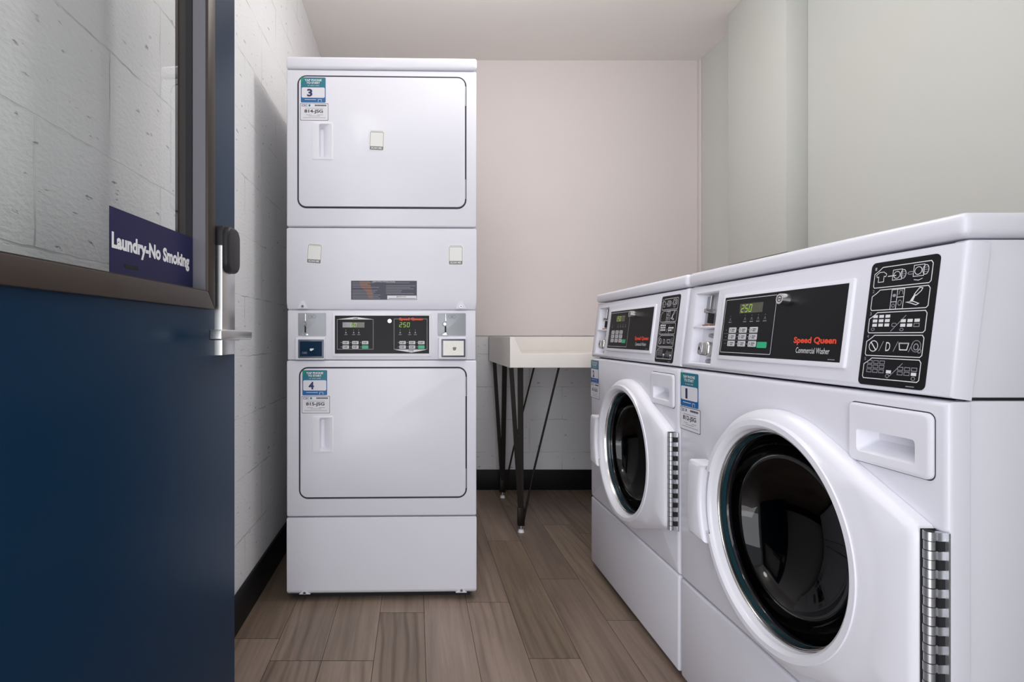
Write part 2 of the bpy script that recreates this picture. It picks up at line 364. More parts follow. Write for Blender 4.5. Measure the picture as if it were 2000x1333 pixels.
wf = MB().box(XL-.12, -.455, .10, .22, -.01, ZC, M_RIGHT); wf.box(.54, XR+.12, .10, .22, -.01, ZC, M_RIGHT); wf.box(-.455, .54, .10, .22, 2.16, ZC, M_RIGHT)
tag(wf.build('wall_front', smooth=False), kind='structure')
ch = MB().box(1.656, XR, 2.428, 2.878, 1.33, ZC, M_RIGHT, .003)
tag(ch.build('wall_chase', smooth=True), kind='structure')
bpy.data.objects['wall_chase'].name = 'trim_1'
tr = MB().box(XR-.012, XR, YB-.035, YB-.006, .955, ZC, M_PINK, .002); tag(tr.build('trim_2'), kind='structure')
tag(MB().box(XL, XL+.010, .22, YB, 0, .125, BASEB, .003).build('baseboard_left'), kind='structure')
tag(MB().box(XL+.01, XR, YB-.010, YB, 0, .125, BASEB, .003).build('baseboard_back'), kind='structure')
tag(MB().box(XR-.010, XR, .22, YB-.010, 0, .125, BASEB, .003).build('baseboard_right'), kind='structure')

# ------------------------------------------------------------------ blue door (hinge near the camera, free edge far)
ang = math.radians(2.9)
dv = Vector((math.sin(ang), math.cos(ang), 0)); nv = Vector((math.cos(ang), -math.sin(ang), 0))
Ex, Ey = (458-812)/1060*1.155, 1.155
MD = Matrix(((dv.x, 0, nv.x, Ex), (dv.y, 0, nv.y, Ey), (0, 1, 0, 0), (0, 0, 0, 1)))   # (u along door, v up, w out of its face)
DT = -.045; U0, U1, V0, V1 = -.78, -.149, 1.037, 1.90
leaf = MB()
def leafpart(b, u0, u1, v0, v1): b.rect(u0, u1, v0, v1, DT, 0, DOORBLUE, MD)
leafpart(leaf, -.92, 0, .008, V0-.012); leafpart(leaf, -.92, 0, V1+.012, 2.12)
leafpart(leaf, -.92, U0-.012, V0-.012, V1+.012); leafpart(leaf, U1+.012, 0, V0-.012, V1+.012)
door = leaf.build('door_1', smooth=False); tag(door, kind='structure')
fr = MB()
def bar(b, pts, w0, w1, m, bev=.002): b.prism(pts, w0, w1, m, MD, bev)
O = .032
for w0, w1 in ((-.012, .009), (DT-.009, -.030)):
    bar(fr, [(U0-O, V0-O), (U1+O, V0-O), (U1, V0), (U0, V0)], w0, w1, BROWN); bar(fr, [(U0-O, V1+O), (U0, V1), (U1, V1), (U1+O, V1+O)], w0, w1, BROWN)
    bar(fr, [(U0-O, V0-O), (U0, V0), (U0, V1), (U0-O, V1+O)], w0, w1, BROWN); bar(fr, [(U1+O, V0-O), (U1+O, V1+O), (U1, V1), (U1, V0)], w0, w1, BROWN)
fr.build('window_frame', door)
ST = mat('pale_stop', (.17, .165, .19, 1), .4, .2)
sb = MB()
sb.rect(U1-.0015, U1+.010, V0, V1, -.020, .004, ST, MD); sb.rect(U0-.01, U0+.0015, V0, V1, -.020, .004, ST, MD); sb.rect(U0, U1, V0-.01, V0+.002, -.020, .006, BROWN, MD)
sb.build('glazing_stop', door)
gk = MB(); gk.rect(U1-.003, U1+.01, V0, V1, DT+.012, -.021, RUBBER, MD); gk.rect(U0-.01, U0+.003, V0, V1, DT+.012, -.021, RUBBER, MD); gk.rect(U0, U1, V0-.01, V0+.004, DT+.012, -.021, ST, MD)
gk.build('gasket', door)
gl = MB(); gl.flat([(U0, V0), (U1, V0), (U1, V1), (U0, V1)], -.0205, M_PANE, MD); pane = gl.build('glass_pane', door, smooth=False)
sg = MB(); sg.rect(-.402, -.1515, 1.0435, 1.136, -.0202, -.0194, SIGN_NAVY, MD)
sg.text('Laundry-No Smoking', -.398, -.166, 1.0715, 1.1015, -.0191, WHITEPRINT, MD, bold=.045)
sg.rect(-.366, -.332, 1.054, 1.0595, -.0194, -.0190, BLACK, MD)
tag(sg.build('sign', door, smooth=False), 'navy sign reading Laundry-No Smoking')
# lock
lk = MB(); lk.rect(-.101, -.036, .917, 1.150, 0, .0155, SATIN, MD, .0015)
lock = lk.build('door_lock', door)
rd = MB()
rd.prism(rr(-.1015, -.034, 1.122, 1.171, .012), 0, .0165, READER_BLK, MD, .002)
rd.prism(rr(-.100, -.034, 1.080, 1.171, .022), .016, .027, READER_BLK, MD, .007, 4)
tag(rd.build('card_reader', lock), 'black card reader')
lv = MB()
lv.cyl(tuple(MD @ Vector((-.068, .956, .015))), tuple(MD @ Vector((-.068, .956, .036))), .0105, SATIN, 24)
lv.prism([(-.205, .947), (-.055, .947), (-.055, .9655), (-.205, .9655)], .034, .058, SATIN, MD, .003, 3, True)
tag(lv.build('lever_handle', lock), 'silver lever handle')

# ------------------------------------------------------------------ labels on the machines
def id_sticker(parent, u, v, num, code, M=FR, wd=.089, z=0):
    b = MB(); h = .090; g = wd
    b.rrect(u, u+g, v-h, v, .004, z, z+.0005, BLUE_ST, M)
    q = z+.0008
    b.flat([(u+.0005, v-.034), (u+g-.0005, v-.034), (u+g-.0005, v-.0008), (u+.0005, v-.0008)], q, TEAL_ST, M)
    b.flat([(u+.0005, v-.022), (u+.014, v-.0008), (u+.0005, v-.0008)], q+.0002, GREEN_ST, M)
    b.prism(rr(u+.003, u+g-.003, v-.073, v-.036, .005), q, q+.0002, WHITE_ST, M)
    q += .0006
    b.text('TAP PHONE', u+g*.16, u+g*.84, v-.014, v-.0065, q, WHITEPRINT, M, .03); b.text('TO START', u+g*.23, u+g*.77, v-.0235, v-.016, q, WHITEPRINT, M, .03)
    b.text('or scan code', u+g*.28, u+g*.74, v-.031, v-.027, q, WHITEPRINT, M, .0)
    wn = .011 if num == '1' else .019
    b.text(num, u+g*.36-wn/2, u+g*.36+wn/2, v-.069, v-.0415, q, NAVY_PRINT, M, .04)
    b.flat([(u+g*.16, v-.0805), (u+g*.62, v-.0805), (u+g*.62, v-.079), (u+g*.16, v-.079)], q, WHITEPRINT, M)
    b.line([(u+g*.70, v-.088), (u+g*.70, v-.079), (u+g*.83, v-.079), (u+g*.83, v-.088)], .0012, q, WHITEPRINT, M)
    tag(b.build('start_sticker', parent, smooth=False), 'blue and teal start sticker numbered %s' % num)
    b = MB(); h = .062; v2 = v-h-.0315; u2 = u-.002; g2 = wd*1.13; v = v-.0925
    b.rrect(u2, u2+g2, v-h, v, .003, z, z+.0005, DARK_PRINT, M); b.prism(rr(u2+.0014, u2+g2-.0014, v-h+.0014, v-.0014, .003), z+.0005, z+.0007, WHITE_ST, M)
    q = z+.0010
    b.text('CSC', u2+.005, u2+.026, v-.012, v-.004, q, NAVY_PRINT, M, .02); b.ellipse(u2+.033, v-.008, .0035, .0042, q, TEAL_ST, M)
    for k in range(8): b.flat([(u2+g2*.52+k*.0052, v-.0105), (u2+g2*.52+k*.0052+.0042, v-.0105), (u2+g2*.52+k*.0052+.0042, v-.005), (u2+g2*.52+k*.0052, v-.005)], q, DARK_PRINT, M)
    b.text(code, u2+g2*.15, u2+g2*.81, v-.0375, v-.0225, q, DARK_PRINT, M, .03)
    for a, c, y in ((.18, .82, .0185), (.20, .40, .0415), (.60, .82, .0415), (.30, .70, .0460), (.10, .90, .052)):
        b.flat([(u2+g2*a, v-y-.0007), (u2+g2*c, v-y-.0007), (u2+g2*c, v-y+.0007), (u2+g2*a, v-y+.0007)], q, GREYLINE, M)
    tag(b.build('service_tag', parent, smooth=False), 'white service tag reading %s' % code)
SCANW = mat('scan_sticker_white', (.80, .80, .78, 1), .5)
def scan_sticker(parent, cu, cv, rot=0):
    T = FR @ Matrix.Translation((cu, cv, 0)) @ Matrix.Rotation(math.radians(rot), 4, 'Z')
    b = MB(); b.rect(-.028, .028, -.0375, .0375, 0, .0005, SCANW, T)
    b.line(rr(-.0235, .0235, -.034, .0285, .002, 2), .0013, .0008, GREY_ST, T, True)
    b.flat([(-.0235, -.034), (.0235, -.034), (.0235, -.022), (-.0235, -.022)], .0009, GREY_ST, T)
    b.text('SCAN ME', -.019, .019, -.0315, -.0245, .0012, WHITEPRINT, T, .02)
    b.flat([(-.021, .0315), (.021, .0315), (.021, .0328), (-.021, .0328)], .0008, GREYLINE, T)
    return tag(b.build('scan_sticker', parent, smooth=False), 'small white sticker with a grey band')
def digits(b, t, u, v, h, w, m, M=FR):
    """seven-segment numerals leaning right"""
    seg = {'2': 'abged', '5': 'afgcd', '0': 'abcdef', '6': 'afgcde'}
    wd = h*.52
    pos = {'a': ((0, 1), (1, 1)), 'b': ((1, 1), (1, .5)), 'c': ((1, .5), (1, 0)), 'd': ((0, 0), (1, 0)), 'e': ((0, 0), (0, .5)), 'f': ((0, .5), (0, 1)), 'g': ((0, .5), (1, .5))}
    for i, chd in enumerate(t):
        for s in seg[chd]:
            P = []
            for (x, y) in pos[s]: P.append((u+i*wd*1.75+x*wd+y*h*.12, v+y*h))
            b.line(P, h*.11, w, m, M)

# ------------------------------------------------------------------ stacked dryer
DW = .683
dr = empty('stacked_dryer', (-.463, 1.945, 0), math.radians(1.3))
tag(dr, 'tall white stacked tumble dryer standing against the left block wall', 'dryer')
K = 541.7
def du(px): return (px-561)/K
def dz(py): return .955+(656-py)/K
cb = MB(); cb.box(.004, DW-.004, .022, .72, .03, 1.905, ENAMEL_TEX)
cb.box(.02, DW-.02, .04, .70, 0, .031, DARK)
cb.build('cabinet', dr)
MB().box(-.002, DW+.002, -.004, .725, dz(136.5), 1.957, ENAMEL, .010, 4).build('lid', dr)
def dpanel(name, z0, z1, y0=0.0):
    b = MB(); b.box(0, DW, y0, .030, z0, z1, ENAMEL, .006, 3); return b.build(name, dr)
dpanel('front_panel', dz(443.5), dz(138.5)); dpanel('front_panel', dz(1008), dz(704.5))
# access panel with a folded bottom lip
def lipped(name, z0, z1, lip, screws):
    b = MB(); prof = [(0, z1), (0, z0+lip), (.012, z0), (.030, z0), (.030, z1)]
    bb = bmesh.new(); A = [bb.verts.new((0, y, z)) for y, z in prof]; B = [bb.verts.new((DW, y, z)) for y, z in prof]
    bb.faces.new(A[::-1]); bb.faces.new(B); n = len(prof)
    for i in range(n): bb.faces.new((A[i], A[(i+1) % n], B[(i+1) % n], B[i]))
    bmesh.ops.bevel(bb, geom=bb.edges[:], offset=.003, segments=2, affect='EDGES'); b.bm(bb, ENAMEL)
    o = b.build(name, dr)
    for px, py in screws:
        s = MB(); u, v = du(px), dz(py)
        s.prism([(u-.020, z0+.002), (u+.020, z0+.002), (u+.006, z0+lip*.95+.004), (u-.006, z0+lip*.95+.004)], -.008, .0006, ENAMEL, FR)
        s.cyl((u, -.0005, v), (u, -.004, v), .0055, CHROME, 16); s.ellipse(u, v, .0022, .0022, .0043, DARK); s.build('screw', o)
    return o
lipped('access_panel', dz(604.5), dz(446.5), .026, ((592, 599), (900, 599)))
lipped('kick_panel', dz(1160), dz(1010.5), .012, ((596, 1156), (901, 1154)))
MB().box(.003, DW-.003, .004, .030, dz(703), dz(606.5), ENAMEL, .003).build('console_panel', dr)
# doors
fpan = [o for o in dr.children if o.name.startswith('front_panel')]
def ddoor(x0, x1, yt, yb, hpx, hy0, hy1, panel):
    b = MB(); u0, u1, v0, v1 = du(x0), du(x1), dz(yb), dz(yt)
    hu0, hu1, hv0, hv1 = du(hpx), du(hpx+24), dz(hy1), dz(hy0)
    b.prism(rr(u0, u1, v0, v1, .026, 6), .0004, .0045, ENAMEL, FR, .002)
    d = b.build('door', dr)
    gq = MB(); gq.line(rr(u0-.001, u1+.001, v0-.0018, v1+.001, .028, 6), .0095, .0006, GAPM, FR, True); gq.build('door_gap', d)
    k = MB(); k.rect(hu0-.001, hu1+.001, hv0-.001, hv1+.001, -.028, .02, DARK); cut(d, k)
    k = MB(); k.rect(hu0-.001, hu1+.001, hv0-.001, hv1+.001, -.0285, .02, DARK); cut(panel, k)
    h = MB(); P = lambda q, w: [(a, c, w) for a, c in q]
    O1 = rr(hu0-.024, hu1+.006, hv0-.006, hv1+.006, .005, 4); O2 = rr(hu0-.022, hu1+.0045, hv0-.0045, hv1+.0045, .005, 4)
    I1 = rr(hu0, hu1, hv0, hv1, .007, 4); I2 = rr(hu0+.001, hu0+.022, hv0+.006, hv1-.006, .006, 4); I3 = rr(hu0+.003, hu0+.014, hv0+.010, hv1-.010, .005, 4)
    h.loft([P(O1, .0044), P(O1, .0060), P(O2, .0066), P(I1, .0068), P(I2, -.008), P(I3, -.020)], PLASTIC, FR, cap=True)
    tag(h.build('handle', d, angle=50), 'white recessed pull')
    for za, zb_ in ((v1-.03, v1-.10), (v0+.10, v0+.03)):
        g = MB(); g.cyl((u1+.0015, -.002, za), (u1+.0015, -.002, zb_), .0022, STEEL, 10); g.build('hinge', d)
    return d
ddoor(585, 908, 153, 405, 624, 245, 311, fpan[0]); ddoor(588, 909, 720, 970, 625, 815, 880, fpan[1])
def cuton(u): return u
id_sticker(dr, du(589), dz(155), '3', '814-JSG', FR, .0886, .0042)
id_sticker(dr, du(592), dz(723), '4', '815-JSG', FR, .0886, .0042)
for cu, cv, r, w_ in ((736, 276, -2, .0047), (615, 496, -4, .0002), (890, 498, 0, .0002)):
    scan_sticker(dr, du(cu), dz(cv), r).location.y = -w_
# warning label
b = MB(); u0, u1, v0, v1 = du(686), du(814), dz(586), dz(549)
b.rect(u0, u1, v0, v1, 0, .0006, WARN)
random.seed(3)
b.flat([(u0+.030, v1-.001), (u0+.068, v1-.001), (u0+.074, v0+.035), (u0+.080, v0+.004), (u0+.062, v0+.004), (u0+.056, v0+.028), (u0+.034, v0+.045)], .0008, RUST)
for k in range(11):
    y = v1-.0075-k*.0056
    for a, c in ((.02, .46), (.53, .98)):
        if a > .5 and y < v0+.018: continue
        if random.random() < .2: continue
        e = a+(c-a)*random.uniform(.5, 1); L_ = u1-u0
        b.flat([(u0+a*L_, y), (u0+e*L_, y), (u0+e*L_, y+.0012), (u0+a*L_, y+.0012)], .0010, SOFTPRINT)
b.text('OPERATING INSTRUCTIONS', u0+.076, u0+.158, v1-.0055, v1-.0015, .0010, WHITEPRINT, FR, .0)
b.flat([(u0+.130, v0+.0015), (u1-.0015, v0+.0015), (u1-.0015, v0+.015), (u0+.130, v0+.015)], .0010, WHITE_ST)
b.text('IMPORTANT', u0+.163, u0+.198, v0+.009, v0+.0125, .0013, DARK_PRINT, FR, .02)
b.flat([(u0+.135, v0+.004), (u1-.005, v0+.004), (u1-.005, v0+.0055), (u0+.135, v0+.0055)], .0013, DARK_PRINT)
tag(b.build('instruction_label', dr, smooth=False), 'worn slate grey instruction label with an orange stain')
# console: coin plates, readers, display
yc = -.004   # console face sits 4 mm back
MC = FR @ Matrix.Translation((0, 0, -.004))
for x0, x1, sx in ((583, 637, 597), (855, 910, 870)):
    p = MB(); p.rrect(du(x0), du(x1), dz(656.5), dz(612), .003, 0, .0016, COIN_PLATE, MC, .0008)
    p.line(rr(du(sx+6), du(sx+20), dz(622), dz(616), .004, 3), .0007, .0019, DARK_PRINT, MC, True); p.text('25c', du(sx+10), du(sx+16), dz(620.3), dz(617.7), .0019, DARK_PRINT, MC, .01)
    pl = p.build('coin_plate', dr)
    s = MB(); u = du(sx); u = du(sx)
    s.prism([(u-.001, dz(628)), (u+.0035, dz(628)), (u+.0035, dz(614)), (u-.001, dz(613))], .001, .010, CHROME, MC, .0008)
    s.cyl(tuple(MC @ Vector((u-.003, dz(633.5), .001))), tuple(MC @ Vector((u-.003, dz(633.5), .012))), .0085, CHROME, 20, .0055)
    s.rect(u-.0025, u+.003, dz(651), dz(638), .0017, .0021, DARK, MC)
    s.rect(u-.010, u+.011, dz(655), dz(652.5), .0017, .006, CHROME, MC, .001)
    s.cyl(tuple(MC @ Vector((u, dz(652), .001))), tuple(MC @ Vector((u, dz(652), .007))), .004, CHROME, 16)
    tag(s.build('coin_slot', pl), 'chrome coin slot and return lever')
for x0, x1, y0, y1, ix0, ix1, iy0, iy1, kind in ((578.5, 636, 659, 703, 588, 630.5, 667, 696, 0), (855.5, 911, 659, 702, 865, 905, 666, 694.5, 1)):
    p = MB(); p.rrect(du(x0), du(x1), dz(y1), dz(y0), .006, -.004, .011, ENAMEL, FR, .004, 3)
    h = p.build('card_reader_housing', dr)
    q = MB(); 
    e = 3.5
    q.rrect(du(ix0-e), du(ix1+e), dz(iy1+e), dz(iy0-e), .002, .010, .0125, READER_FR, FR, .001)
    q.build('reader_bezel', h)
    q = MB(); q.rect(du(ix0), du(ix1), dz(iy1), dz(iy0), .0125, .0135, SPECK if kind else SCREEN_BLUE, FR)
    cu, cv = du((ix0+ix1)/2+2), dz((iy0+iy1)/2+1)
    random.seed(5+kind)
    if kind:
        q.prism([(cu-.007, cv+.003), (cu-.002, cv+.006), (cu+.007, cv+.005), (cu+.005, cv-.005), (cu-.004, cv-.007)], .0135, .014, GREY_ST, FR)
        for k in range(70):
            a, c = random.uniform(du(ix0)+.003, du(ix1)-.003), random.uniform(dz(iy1)+.003, dz(iy0)-.003)
            if abs(a-cu) < .01 and abs(c-cv) < .01: continue
            q.flat([(a, c), (a+.0013, c+.0004), (a+.0006, c+.0013)], .0139, GREYLINE)
    else:
        q.prism([(cu-.007, cv+.003), (cu+.007, cv+.003), (cu+.006, cv-.001), (cu-.003, cv-.006), (cu-.007, cv-.004)], .0135, .014, WHITEPRINT, FR)
        q.text('CARD', du(ix0)+.008, du(ix0)+.026, cv-.016, cv-.009, .0139, SOFTPRINT, FR)
    tag(q.build('reader_screen', h, smooth=False), 'white speckled reader screen' if kind else 'dark blue reader screen')
p = MB(); p.rrect(du(649.5), du(843), dz(697), dz(611), .006, 0, .0040, PLASTIC, MC, .002)
disp = p.build('display_bezel', dr)
p = MB(); q = .0046
p.rect(du(654.5), du(838), dz(691), dz(617), .0038, q-.0002, BLACK, MC)
q = .0048
p.line([(du(659), dz(682.5)), (du(729), dz(682.5)), (du(729), dz(624.5)), (du(659), dz(624.5))], .0016, q, GREYLINE, MC, True)
p.line([(du(769.5), dz(682.5)), (du(834), dz(682.5)), (du(834), dz(623.5)), (du(769.5), dz(623.5))], .0016, q, GREYLINE, MC, True)
p.flat([(du(661), dz(624)), (du(728), dz(624)), (du(697), dz(620)), (du(692), dz(620))], q+.0002, WHITEPRINT, MC); p.text('UPPER', du(690), du(700), dz(623.6), dz(621.2), q+.0005, DARK_PRINT, MC, .03)
p.flat([(du(770), dz(683.5)), (du(804), dz(689)), (du(833), dz(683.5))], q+.0002, WHITEPRINT, MC); p.text('LOWER', du(797), du(808), dz(686.8), dz(684.4), q+.0005, DARK_PRINT, MC, .03)
p.text('Speed Queen', du(779.5), du(825.5), dz(627.4), dz(620.9), q+.0006, RED, MC, .05)
for cx in (676, 691, 701, 781.5, 800, 811): 
    p.ellipse(du(cx), dz(645), .0012, .0012, q, SOFTPRINT, MC); p.flat([(du(cx-1.6), dz(651.5)), (du(cx+1.6), dz(651.5)), (du(cx), dz(647.5))], q, SOFTPRINT, MC)
    p.flat([(du(cx-3), dz(654.5)), (du(cx+3), dz(654.5)), (du(cx+3), dz(653.6)), (du(cx-3), dz(653.6))], q, SOFTPRINT, MC)
for x0 in (667, 685.5, 704.5, 778, 795.5, 814.5):
    for yy in (669.5, 678): p.flat([(du(x0-1), dz(yy+.5)), (du(x0+1), dz(yy+.5)), (du(x0+1), dz(yy-.5)), (du(x0-1), dz(yy-.5))], q, SOFTPRINT, MC)
film = p.build('display_panel', disp, smooth=False)
for cols, rows in (((669.5, 688, 707), (666.5, 675)), ((780, 798.5, 816.5), (666.5, 675))):
    for r, y in enumerate(rows):
        for c, x in enumerate(cols):
            g = MB(); last = (r == 1 and c == 2)
            g.rrect(du(x), du(x+12.5), dz(y+6.4), dz(y), .002, .0044, .0052, GREEN if last else BUTTON, MC)
            if not last:
                g.flat([(du(x+4), dz(y+2.7)), (du(x+10), dz(y+2.7)), (du(x+10), dz(y+1.7)), (du(x+4), dz(y+1.7))], .0055, DARK_PRINT, MC); g.flat([(du(x+4), dz(y+4.7)), (du(x+9), dz(y+4.7)), (du(x+9), dz(y+3.7)), (du(x+4), dz(y+3.7))], .0055, DARK_PRINT, MC)
                g.flat([(du(x+2), dz(y+4.9)), (du(x+3), dz(y+4.9)), (du(x+3), dz(y+1.5)), (du(x+2), dz(y+1.5))], .0055, DARK_PRINT, MC)
            o = g.build('button', disp, smooth=False)
            if last: tag(o, 'green start button')
g = MB(); g.rect(du(669.5), du(712), dz(640.3), dz(630), .0044, .0050, LCD, MC); g.flat([(du(669.5), dz(640)), (du(687), dz(640)), (du(687), dz(630)), (du(669.5), dz(630))], .0052, LCD2, MC)
digits(g, '0', du(671.5), dz(638.6), .0125, .0055, GREYLINE, MC); digits(g, '60', du(685), dz(639), .0135, .0056, DIGIT, MC); tag(g.build('screen', disp, smooth=False), 'pale lit display reading 60')
g = MB(); g.rect(du(778), du(818), dz(640.3), dz(628.5), .0044, .0050, BLACK, MC); digits(g, '250', du(780), dz(639), .0150, .0055, DIGIT, MC); tag(g.build('screen', disp, smooth=False), 'dark display reading 250')
g = MB(); g.cyl(tuple(MC @ Vector((du(761), dz(627.5), .004))), tuple(MC @ Vector((du(761), dz(627.5), .011))), .0082, CHROME, 24, .007); g.ering(du(761), dz(627.5), .004, .004, .001, .0113, DARK, MC); g.build('key_lock', disp)

# ------------------------------------------------------------------ front-load washers
WW, XW = .752, .731
GZ = .868; SL = math.atan(.027/.217)
MCON = Matrix(((1, 0, 0, 0), (0, math.sin(SL), -math.cos(SL), 0), (0, math.cos(SL), math.sin(SL), GZ), (0, 0, 0, 1)))
DU = .014
CU, CV = .402+DU, .560
HR, OR = .207, .247
HULL_X, HZ0, HZ1 = .722, .411, .684
def hull_pts(R, xh, z0, z1, N=160):
    """outline of circle R about (CU,CV) joined by tangents to the straight hinge edge, as a radius for N angles"""
    pts = [(CU+R*math.cos(2*PI*k/240), CV+R*math.sin(2*PI*k/240)) for k in range(240)]+[(xh, z0), (xh, z1)]
    pts = sorted(set(pts)); 
    def half(P):
        h = []
        for p in P:
            while len(h) >= 2 and (h[-1][0]-h[-2][0])*(p[1]-h[-2][1])-(h[-1][1]-h[-2][1])*(p[0]-h[-2][0]) <= 0: h.pop()
            h.append(p)
        return h
    H = half(pts)[:-1]+half(pts[::-1])[:-1]
    return H
def ray_r(H, th):
    d = (math.cos(th), math.sin(th)); best = 0
    for i in range(len(H)):
        a, c = H[i], H[(i+1) % len(H)]; ex, ey = c[0]-a[0], c[1]-a[1]; den = d[0]*ey-d[1]*ex
        if abs(den) < 1e-12: continue
        ax, ay = a[0]-CU, a[1]-CV
        t = (ax*ey-ay*ex)/den; s = (ax*d[1]-ay*d[0])/den
        if -1e-6 <= s <= 1+1e-6 and t > best: best = t
    return best
NA = 180
angs = [2*PI*k/NA for k in range(NA)]
for cx, cz in ((HULL_X, HZ0), (HULL_X, HZ1)): angs.append(math.atan2(cz-CV, cx-CU) % (2*PI))
angs = sorted(angs)
def ring(rf, w, sel=None): return [(CU+rf(a)*math.cos(a), CV+rf(a)*math.sin(a), w(a) if callable(w) else w) for a in angs]

def plate_hole(b, x0, x1, z0, z1, R, w0, w1, m, bev=.006):
    A = sorted(set([2*PI*k/96 for k in range(96)]+[math.atan2(z-CV, x-CU) % (2*PI) for x in (x0, x1) for z in (z0, z1)]))
    def rect_r(a, g=0):
        dx, dy = math.cos(a), math.sin(a); t = 9
        if dx > 1e-9: t = min(t, (x1-g-CU)/dx)
        if dx < -1e-9: t = min(t, (x0+g-CU)/dx)
        if dy > 1e-9: t = min(t, (z1-g-CV)/dy)
        if dy < -1e-9: t = min(t, (z0+g-CV)/dy)
        return t
    P = lambda rf, w: [(CU+rf(a)*math.cos(a), CV+rf(a)*math.sin(a), w) for a in A]
    rings = [P(rect_r, w0), P(rect_r, w1-bev)]
    for k in (1, 2, 3):
        t = k/3*PI/2; rings.append(P(lambda a, g=bev*(1-math.cos(t)): rect_r(a, g), w1-bev+bev*math.sin(t)))
    rings += [P(lambda a: R, w1), P(lambda a: R, w0)]
    b.loft(rings, m)

def icon_panel(par):
    """black pictogram panel: five outlined steps"""
    u0, u1, v0, v1 = .585+DU, .7025+DU, .0075, .2075
    b = MB(); b.rrect(u0, u1, v0, v1, .008, 0, .0008, BLACK, MCON)
    T, q = .0010, .0011
    W = WHITEPRINT; S = SOFTPRINT; G = GREYLINE
    W_ = u1-u0
    rows = []
    hh = (v1-v0-.016)/5
    for k in range(5):
        t = v1-.009-k*hh; bt = t-hh+.004; a, c = u0+.008, u1-.010
        b.line([(a, bt+.003), (a+.002, bt), (c-.003, bt), (c, bt+.003), (c, t-.004), (c-.003, t), (a+.014, t), (a+.008, t-.005), (a, t-.010)], .0013, q, W, MCON, True)
        b.text(str(k+1), a-.0005, a+.003, t-.004, t+.001, q, S, MCON, .0); rows.append((a, c, bt, t))
    def washer_icon(x, y, s):
        b.line([(x, y), (x+s, y), (x+s, y+s), (x, y+s)], T, q, W, MCON, True); b.ering(x+s*.45, y+s*.48, s*.34, s*.34, T, q, W, MCON)
        b.ering(x+s*1.15, y+s*.5, s*.28, s*.42, T, q, W, MCON)
        for z in (-.5, 0, .5): b.line([(x+s*.95, y+s*(.5+z*.4)), (x+s*1.4, y+s*(.5+z*.4))], T*.7, q, S, MCON)
    a, c, bt, t = rows[0]; y = bt+.009
    x = a+.008
    b.line([(x, y), (x+.010, y), (x+.010, y+.009), (x+.013, y+.008), (x+.0145, y+.012), (x+.009, y+.016), (x+.001, y+.016), (x-.0045, y+.012), (x-.003, y+.008), (x, y+.009)], T, q, W, MCON, True)
    b.line([(x+.017, y+.008), (x+.032, y+.008)], T*1.3, q, W, MCON); washer_icon(x+.026, y+.001, .016)
    b.ering(x+.057, y+.009, .005, .002, T, q, S, MCON); washer_icon(c-.030, y+.003, .017); b.line([(c-.028, y-.002), (c-.020, y-.0035), (c-.014, y-.001)], T, q, W, MCON)
    a, c, bt, t = rows[1]; x = a+.036
    b.line([(x, bt+.0005), (x+.022, bt+.0005), (x+.022, t-.0015), (x, t-.0015)], T, q, W, MCON, True); b.line([(x+.010, bt), (x+.010, t-.001)], T, q, W, MCON); b.line([(x, bt+.012), (x+.010, bt+.012)], T, q, W, MCON); b.line([(x+.010, bt+.019), (x+.022, bt+.019)], T, q, W, MCON)
    b.ellipse(x+.005, bt+.022, .003, .0025, q, S, MCON); b.ering(x+.016, bt+.010, .003, .004, T, q, S, MCON); b.line([(x+.013, t-.010), (x+.014, t-.004), (x+.019, t-.004), (x+.020, t-.010)], T, q, S, MCON); b.ering(x+.005, bt+.006, .0025, .0025, T, q, S, MCON)
    x += .030
    b.flat([(x+.003, bt+.011), (x+.008, bt+.010), (x+.012, bt+.021), (x+.009, bt+.021)], q, W, MCON); b.line([(x+.009, bt+.021), (x+.017, bt+.031), (x+.022, bt+.030), (x+.020, bt+.026), (x+.012, bt+.019)], T*1.3, q, W, MCON)
    b.line([(x-.003, bt+.010), (x+.006, bt+.008), (x+.014, bt+.005), (x+.018, bt+.007), (x+.008, bt+.011)], T*1.3, q, W, MCON, True)
    def grid(x, y, nc, nr, fill, pw=.0086, ph=.0048, skip=()):
        for r in range(nr):
            for cc in range(nc):
                A_, B_ = x+cc*(pw+.0028), y-r*(ph+.0022)
                if (r, cc) in skip: continue
                f = fill if not isinstance(fill, dict) else fill.get((r, cc), False)
                if f: b.flat([(A_, B_-ph), (A_+pw, B_-ph), (A_+pw, B_), (A_, B_)], q, W, MCON)
                else: b.line([(A_, B_-ph), (A_+pw, B_-ph), (A_+pw, B_), (A_, B_)], T, q, G, MCON, True)
    a, c, bt, t = rows[2]
    grid(a+.007, t-.004, 3, 3, True); b.line(rr(a+.043, a+.051, t-.023, t-.018, .002, 2), T, q, G, MCON, True); b.ering(a+.009, t-.027, .003, .002, T, q, G, MCON)
    b.line([(a+.042, bt+.002), (a+.066, t-.006)], T, q, S, MCON); grid(a+.058, t-.012, 3, 2, {(0, 0): 1, (0, 1): 1, (0, 2): 1, (1, 0): 1, (1, 1): 1}); b.ering(a+.061, t-.028, .003, .002, T, q, G, MCON)
    a, c, bt, t = rows[3]; m_ = (bt+t)/2-.001
    b.ering(a+.014, m_, .008, .0085, T*1.3, q, W, MCON); b.line([(a+.009, m_+.006), (a+.019, m_-.006)], T*1.8, q, W, MCON)
    for k in (.025, .051, .077): b.line([(a+k, m_-.008), (a+k+.007, m_+.008)], T, q, S, MCON)
    b.text('D', a+.037, a+.045, m_-.0075, m_+.0065, q, W, MCON, .0)
    b.line([(a+.062, m_-.005), (a+.074, m_-.005), (a+.076, m_+.005), (a+.060, m_+.005)], T*1.5, q, W, MCON, True); b.line([(a+.059, m_+.0055), (a+.077, m_+.0055)], T*1.5, q, S, MCON)
